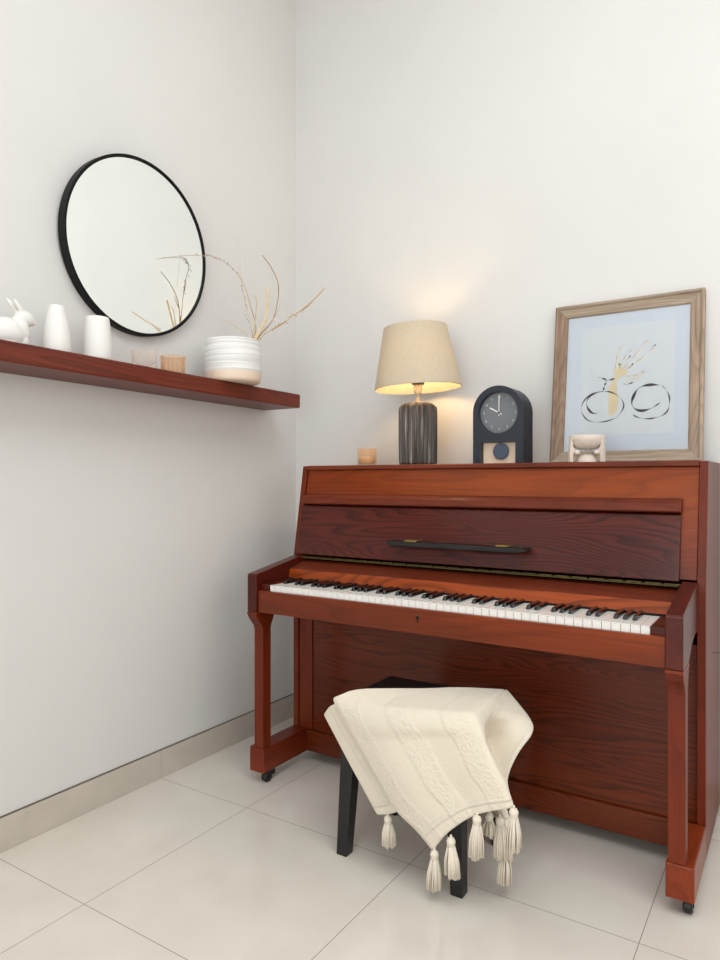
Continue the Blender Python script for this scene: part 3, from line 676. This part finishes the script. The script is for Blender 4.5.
ART = dict(  w1 = [(0.1708,0.2487),(0.1432,0.2454),(0.1181,0.2338),(0.1009,0.2081),(0.0993,0.1814),(0.1182,0.1538),(0.1465,0.1429),(0.1815,0.1444),(0.2156,0.1568),(0.2343,0.1817),(0.2361,0.2049),(0.2184,0.2296),(0.1933,0.2445),(0.1708,0.2487)] ,
  w1b = [(0.1707,0.2498),(0.1332,0.2408),(0.1174,0.2231),(0.1166,0.2018),(0.1275,0.1825),(0.1405,0.1738),(0.1631,0.1752)] ,
  w2 = [(0.3551,0.2556),(0.3740,0.2264),(0.3782,0.1959),(0.3706,0.1663),(0.3436,0.1502),(0.3066,0.1470),(0.2782,0.1551),(0.2661,0.1644)] ,
  w2b = [(0.3551,0.2556),(0.3180,0.2600),(0.2852,0.2533),(0.2692,0.2286),(0.2627,0.2007),(0.2751,0.1809),(0.2966,0.1745),(0.3244,0.1816),(0.3495,0.1978)] ,
  bar = [(0.1516,0.2992),(0.1694,0.2929),(0.1821,0.2865),(0.2092,0.2906)] ,
  stem = [(0.1811,0.2866),(0.1736,0.2697),(0.1697,0.2504)] ,
  l1 = [(0.2343,0.2702),(0.2465,0.2667),(0.2656,0.2730)] ,
  l2 = [(0.2216,0.3238),(0.2201,0.3425)] ,
  l3 = [(0.2523,0.3210),(0.2639,0.3383)] ,
  l4 = [(0.2442,0.3533),(0.2545,0.3654)] ,
  l5 = [(0.3220,0.3896),(0.3336,0.3945)] ,
  y1 = [(0.2100,0.3487),(0.2250,0.3393),(0.2353,0.3226),(0.2477,0.3110),(0.2408,0.2985),(0.2239,0.2947),(0.2120,0.2799),(0.2155,0.2429),(0.2200,0.2060),(0.2151,0.1750),(0.1969,0.1593),(0.1891,0.1712),(0.1865,0.2555),(0.1934,0.2761),(0.2041,0.2963),(0.2032,0.3282)] ,
  f1 = [(0.2108,0.3222),(0.2123,0.3538),(0.2190,0.3796),(0.2307,0.3996)] ,
  f2 = [(0.2254,0.3261),(0.2438,0.3665),(0.2627,0.3856)] ,
  f3 = [(0.2354,0.3200),(0.2729,0.3635),(0.2959,0.3976),(0.3144,0.4138)] ,
  f4 = [(0.2404,0.3142),(0.2923,0.3511),(0.3337,0.3883)] ,
  f5 = [(0.2458,0.2928),(0.2794,0.2952),(0.3028,0.3087)] ,
  f6 = [(0.2365,0.2779),(0.2843,0.2896),(0.2933,0.3095)] ,
  m = [(0.0519,0.4747)] ,
)
bm = bmesh.new(); bm.faces.new([bm.verts.new((a, 0.01055, b)) for a, b in ART['y1']]); fl('yellow_wash', bm, M_yel, pp)
bm = bmesh.new()
for k in ('f1', 'f2', 'f3', 'f4', 'f5', 'f6'):
    ribbon(bm, ART[k], 0.0075, 0.01050)
    ribbon(bm, [(a + 0.008, b + 0.006) for a, b in ART[k]], 0.003, 0.01048)
fl('white_feathers', bm, M_wht, pp)
bm = bmesh.new(); ribbon(bm, ART['w1'], 0.0022, n=90); ribbon(bm, ART['w1b'], 0.0040); ribbon(bm, ART['w2'], 0.0024, n=70); ribbon(bm, ART['w2b'], 0.0048, n=60)
ribbon(bm, ART['bar'], 0.0030); ribbon(bm, ART['stem'], 0.0028)
for k in ('l1', 'l2', 'l3', 'l4', 'l5'): ribbon(bm, ART[k], 0.0030, n=16)
fl('ink_bicycle', bm, M_ink, pp)
bm = bmesh.new()
for k in ('f1', 'f2', 'f3', 'f4', 'f5'): ribbon(bm, [(a - 0.004, b + 0.002) for a, b in ART[k]], 0.0006, 0.01042)
fl('grey_outlines', bm, M_inkg, pp)

# small stoneware bowl on an arched stand
bx_, by_ = 1.066, 0.180
bowl = thing('bowl', (bx_, by_, PZ), 'small pale stoneware bowl on a four-footed arched stand before the picture', 'bowl')
link('basin', lt([(0, 0.040), (0.020, 0.041), (0.036, 0.046), (0.047, 0.056), (0.053, 0.070), (0.055, 0.084), (0.053, 0.085), (0.050, 0.072), (0.042, 0.058), (0.028, 0.050), (0, 0.048)], (bx_, by_, PZ), 64), M_stone, bowl, smooth=True)
for k in range(4):
    a = math.radians((-10, 38, 170, 218)[k]); d = Vector((math.cos(a), math.sin(a), 0)); s = Vector((-d.y, d.x, 0)); c_ = Vector((bx_, by_, PZ))
    q = [(0.058, 0.0), (0.058, 0.030), (0.055, 0.074), (0.050, 0.074), (0.046, 0.048), (0.036, 0.036), (0.046, 0.024), (0.046, 0.0)]
    bm = bmesh.new(); A = [bm.verts.new(c_ + d*r + Vector((0, 0, h)) - s*0.009) for r, h in q]; B = [bm.verts.new(c_ + d*r + Vector((0, 0, h)) + s*0.009) for r, h in q]
    bm.faces.new(A); bm.faces.new(B[::-1])
    for i in range(len(q)): bm.faces.new([A[i], A[(i+1) % len(q)], B[(i+1) % len(q)], B[i]])
    link('foot', bm, M_stone, bowl, bevel=0.002)
link('dome', lt([(0.034, 0.0), (0.033, 0.010), (0.028, 0.019), (0.018, 0.026), (0, 0.029)], (bx_, by_, PZ), 40), M_stone, bowl, smooth=True)
bm = bmesh.new()
for k in range(4):
    a = math.radians((-30, 60, 150, 240)[k]); ball(bm, (bx_ + 0.040*math.cos(a), by_ + 0.040*math.sin(a), PZ + 0.030), 0.0085, (1, 1, 1), 16, 10)
link('bead', bm, M_stone, bowl, smooth=True)

# ---------------------------------------------------------------- stool
sx0, sx1, sy0, sy1, sz1 = 0.525, 0.930, -0.412, -0.124, 0.442
stool = thing('piano_stool', ((sx0 + sx1) / 2, (sy0 + sy1) / 2, 0), 'black wooden stool in front of the piano under the blanket', 'stool')
bm = bmesh.new(); box(bm, sx0, sx1, sy0, sy1, sz1 - 0.045, sz1)
seat = link('seat', bm, M_blackpaint, stool, bevel=0.014, segs=5)
link('apron', bx(sx0 + 0.022, sx1 - 0.022, sy0 + 0.022, sy1 - 0.022, sz1 - 0.105, sz1 - 0.046), M_blackpaint, stool, bevel=0.003)
for ax, ay, bx2, by2 in ((sx0, sy0, 1, 1), (sx1, sy0, -1, 1), (sx0, sy1, 1, -1), (sx1, sy1, -1, -1)):
    bm = bmesh.new(); rings = []
    for z, wd, splx, sply in ((sz1 - 0.046, 0.046, 0.010, 0.006), (sz1 - 0.11, 0.045, 0.006, 0.004), (0.0, 0.034, -0.004, -0.006 if by2 > 0 else -0.022)):
        x0, y0 = ax + bx2 * (splx + (0.024 if bx2 < 0 else 0)), ay + by2 * sply
        x1, y1 = x0 + bx2 * wd, y0 + by2 * wd
        rings.append([bm.verts.new((x, y, z)) for x, y in ((x0, y0), (x1, y0), (x1, y1), (x0, y1))])
    for a, b in zip(rings, rings[1:]):
        for k in range(4): bm.faces.new([a[k], a[(k+1) % 4], b[(k+1) % 4], b[k]])
    bm.faces.new(rings[0]); bm.faces.new(rings[-1][::-1])
    link('leg', bm, M_blackpaint, stool, bevel=0.002)

# ---------------------------------------------------------------- blanket
BL = dict(
 r0= [(0.518,-0.425,0.450),(0.571,-0.382,0.466),(0.656,-0.347,0.474),(0.743,-0.299,0.476),(0.822,-0.237,0.476),(0.931,-0.166,0.470)] ,
 r1= [(0.514,-0.425,0.437),(0.589,-0.425,0.438),(0.705,-0.430,0.452),(0.810,-0.430,0.464),(0.879,-0.425,0.470),(0.938,-0.415,0.475)] ,
 left= [(0.514,-0.425,0.437),(0.572,-0.430,0.367),(0.630,-0.437,0.307),(0.683,-0.445,0.248),(0.735,-0.450,0.194),(0.797,-0.455,0.161),(0.849,-0.460,0.124)] ,
 right= [(0.938,-0.415,0.475),(0.965,-0.430,0.440),(0.986,-0.435,0.404),(1.009,-0.440,0.369),(1.032,-0.440,0.331),(1.052,-0.440,0.278)] ,
 bot= [(0.849,-0.460,0.124),(0.868,-0.460,0.152),(0.890,-0.460,0.181),(0.926,-0.455,0.215),(0.959,-0.450,0.239),(0.993,-0.450,0.257),(1.052,-0.440,0.278)] ,
 c2= [(0.927,-0.157,0.470),(0.980,-0.180,0.435),(1.027,-0.220,0.411),(1.038,-0.260,0.394),(1.017,-0.300,0.358),(1.005,-0.340,0.317),(1.013,-0.370,0.285),(1.052,-0.440,0.278)] ,
 mid= [(0.904,-0.219,0.460),(0.932,-0.330,0.452),(0.922,-0.285,0.378),(0.943,-0.300,0.334),(0.980,-0.345,0.313),(1.016,-0.390,0.296),(1.052,-0.440,0.278)] ,
 lo= [(0.465,-0.400,0.383),(0.511,-0.405,0.327),(0.563,-0.410,0.263),(0.613,-0.415,0.204),(0.660,-0.420,0.149)] ,
 li= [(0.516,-0.412,0.427),(0.571,-0.412,0.361),(0.622,-0.415,0.303),(0.680,-0.420,0.244),(0.736,-0.425,0.182)] ,
 d0= [(0.939,-0.345,0.270),(0.939,-0.345,0.247),(0.941,-0.345,0.216),(0.949,-0.350,0.189)] ,
 d1= [(0.989,-0.340,0.280),(0.991,-0.340,0.258),(0.999,-0.340,0.229),(1.016,-0.350,0.197)] )
TAS = [ ((0.696,-0.425,0.160),0.083),((0.854,-0.462,0.129),0.099),((0.901,-0.465,0.176),0.099),((0.966,-0.455,0.244),0.105),((1.056,-0.445,0.281),0.103),((0.994,-0.375,0.216),0.126),((1.000,-0.355,0.205),0.169),((0.969,-0.385,0.224),0.061) ]
bl = bmesh.new(); uvl = bl.loops.layers.uv.new('UVMap')
def patch(top, bot, left, right, nu, nv, bulge=None, u0=0.0, u1=1.0, v0=0.0, v1=1.0, mid=None):
    """Coons patch between four boundary curves; bulge(s,t) pushes along -y/z"""
    Tp, Bt, Lf, Rt = crom(top, nu), crom(bot, nu), crom(left, nv), crom(right, nv)
    Md = crom(mid, nv) if mid else None
    g = []
    for j in range(nv):
        t = j / (nv - 1); row = []
        for i in range(nu):
            s = i / (nu - 1)
            p = (1-t)*Tp[i] + t*Bt[i] + (1-s)*Lf[j] + s*Rt[j] - ((1-s)*(1-t)*Tp[0] + s*(1-t)*Tp[-1] + (1-s)*t*Bt[0] + s*t*Bt[-1])
            if Md is not None:
                lin = (1-t)*Tp[nu//2] + t*Bt[nu//2] + 0.5*Lf[j] + 0.5*Rt[j] - 0.5*((1-t)*Tp[0] + (1-t)*Tp[-1] + t*Bt[0] + t*Bt[-1])
                p = p + (Md[j] - lin) * math.sin(math.pi * s) ** 1.2 * min(1.0, 3*t)
            if bulge: p = p + bulge(s, t)
            row.append(bl.verts.new(p))
        g.append(row)
    for j in range(nv - 1):
        for i in range(nu - 1):
            try: f = bl.faces.new([g[j][i], g[j][i+1], g[j+1][i+1], g[j+1][i]])
            except ValueError: continue
            for lp, (a, b) in zip(f.loops, ((i, j), (i+1, j), (i+1, j+1), (i, j+1))):
                lp[uvl].uv = (u0 + (u1-u0)*a/(nu-1), v0 + (v1-v0)*b/(nv-1))
def env(s, t): return math.sin(math.pi*s)*math.sin(math.pi*t)
# top, lying on the seat
patch(BL['r0'], BL['r1'], [BL['r0'][0], BL['r1'][0]], [BL['r0'][-1], (0.945, -0.28, 0.477), BL['r1'][-1]], 34, 14,
      lambda s, t: Vector((0, 0, env(s, t) * (0.001 + 0.002*math.sin(9*s)))), 0, 1, -0.4, 0)
# front flap with a soft vertical fold
patch(BL['r1'], BL['bot'], BL['left'], BL['right'], 34, 34,
      lambda s, t: Vector((0, -env(s, t) * (0.014 * math.sin(5.2*s + 1.2*t + 0.4) + 0.012) - 0.012 * math.sin(math.pi*min(1, t*4))*math.sin(math.pi*s), 0)), 0, 1, 0, 1)
# right side draping down, hollow behind the fold
patch([BL['r1'][-1], (0.945, -0.28, 0.477), BL['r0'][-1]], [BL['right'][-1], tuple(Vector(BL['right'][-1]) + Vector((0.001, 0.001, 0)))], BL['right'], BL['c2'], 14, 34, None, 1.0, 1.6, 0, 1, mid=BL['mid'])
bmesh.ops.remove_doubles(bl, verts=bl.verts, dist=0.0025)
# under layer along the left corner
patch([BL['lo'][0], (0.489, -0.408, 0.411), BL['li'][0]], [BL['lo'][-1], (0.70, -0.425, 0.163), BL['li'][-1]], BL['lo'], BL['li'], 10, 26, None, 1.4, 1.7, 0, 1)
# inner rear flap that carries the shaded tassels
patch([BL['d0'][0], BL['d1'][0]], [BL['d0'][-1], BL['d1'][-1]], BL['d0'], BL['d1'], 12, 20, lambda s, t: Vector((0, 0.01*math.sin(6*s), 0)), 0, 0.3, 0, 1)
blanket = link('throw_blanket', bl, M_cloth, smooth=True)
so = blanket.modifiers.new('thickness', 'SOLIDIFY'); so.thickness = 0.009; so.offset = 0; so.use_rim = True
sb_ = blanket.modifiers.new('soft', 'SUBSURF'); sb_.levels = 1; sb_.render_levels = 1
origin(blanket, (0.75, -0.35, 0.44)); tag(blanket, 'cream cotton throw blanket with tassels draped over the black stool', 'blanket')
def tassel(top, ln, i):
    rr = random.Random(i); x, y, z = top; tx = rr.uniform(-0.004, 0.004)
    bm = bmesh.new(); hl = 0.020; rw = 0.019
    tube(bm, [(x, y, z + 0.006), (x, y, z - 0.006)], 0.003, 8)
    lathe(bm, [(0, 0.0), (0.008, -0.002), (0.0115, -0.010), (0.010, -0.017), (0.0078, -hl), (0, -hl - 0.001)], (x, y, z), 20)
    tube(bm, [(x + 0.0088*math.cos(a*0.5236), y + 0.0088*math.sin(a*0.5236), z - hl + 0.001) for a in range(12)], 0.0016, 6, closed=True)
    for k in range(60):
        a = rr.uniform(0, 6.283); q = math.sqrt(rr.random()); e = ln - rr.uniform(0, 0.006)
        p0 = Vector((x + 0.008*q*math.cos(a), y + 0.008*q*math.sin(a), z - hl + 0.002))
        p2 = Vector((x + tx + rw*q*math.cos(a), y + rw*q*math.sin(a), z - e)); p1 = (p0 + p2)/2 + Vector((math.cos(a), math.sin(a), 0)) * 0.004*q
        tube(bm, [p0, p1, p2], 0.0019, 5)
    link('tassel', bm, M_yarn, blanket, smooth=True)
for i, (p, ln) in enumerate(TAS): tassel(p, min(ln, 0.105), i)
if TAS[6][1] > 0.12: tassel((TAS[6][0][0], TAS[6][0][1], TAS[6][0][2] - 0.070), 0.098, 21)
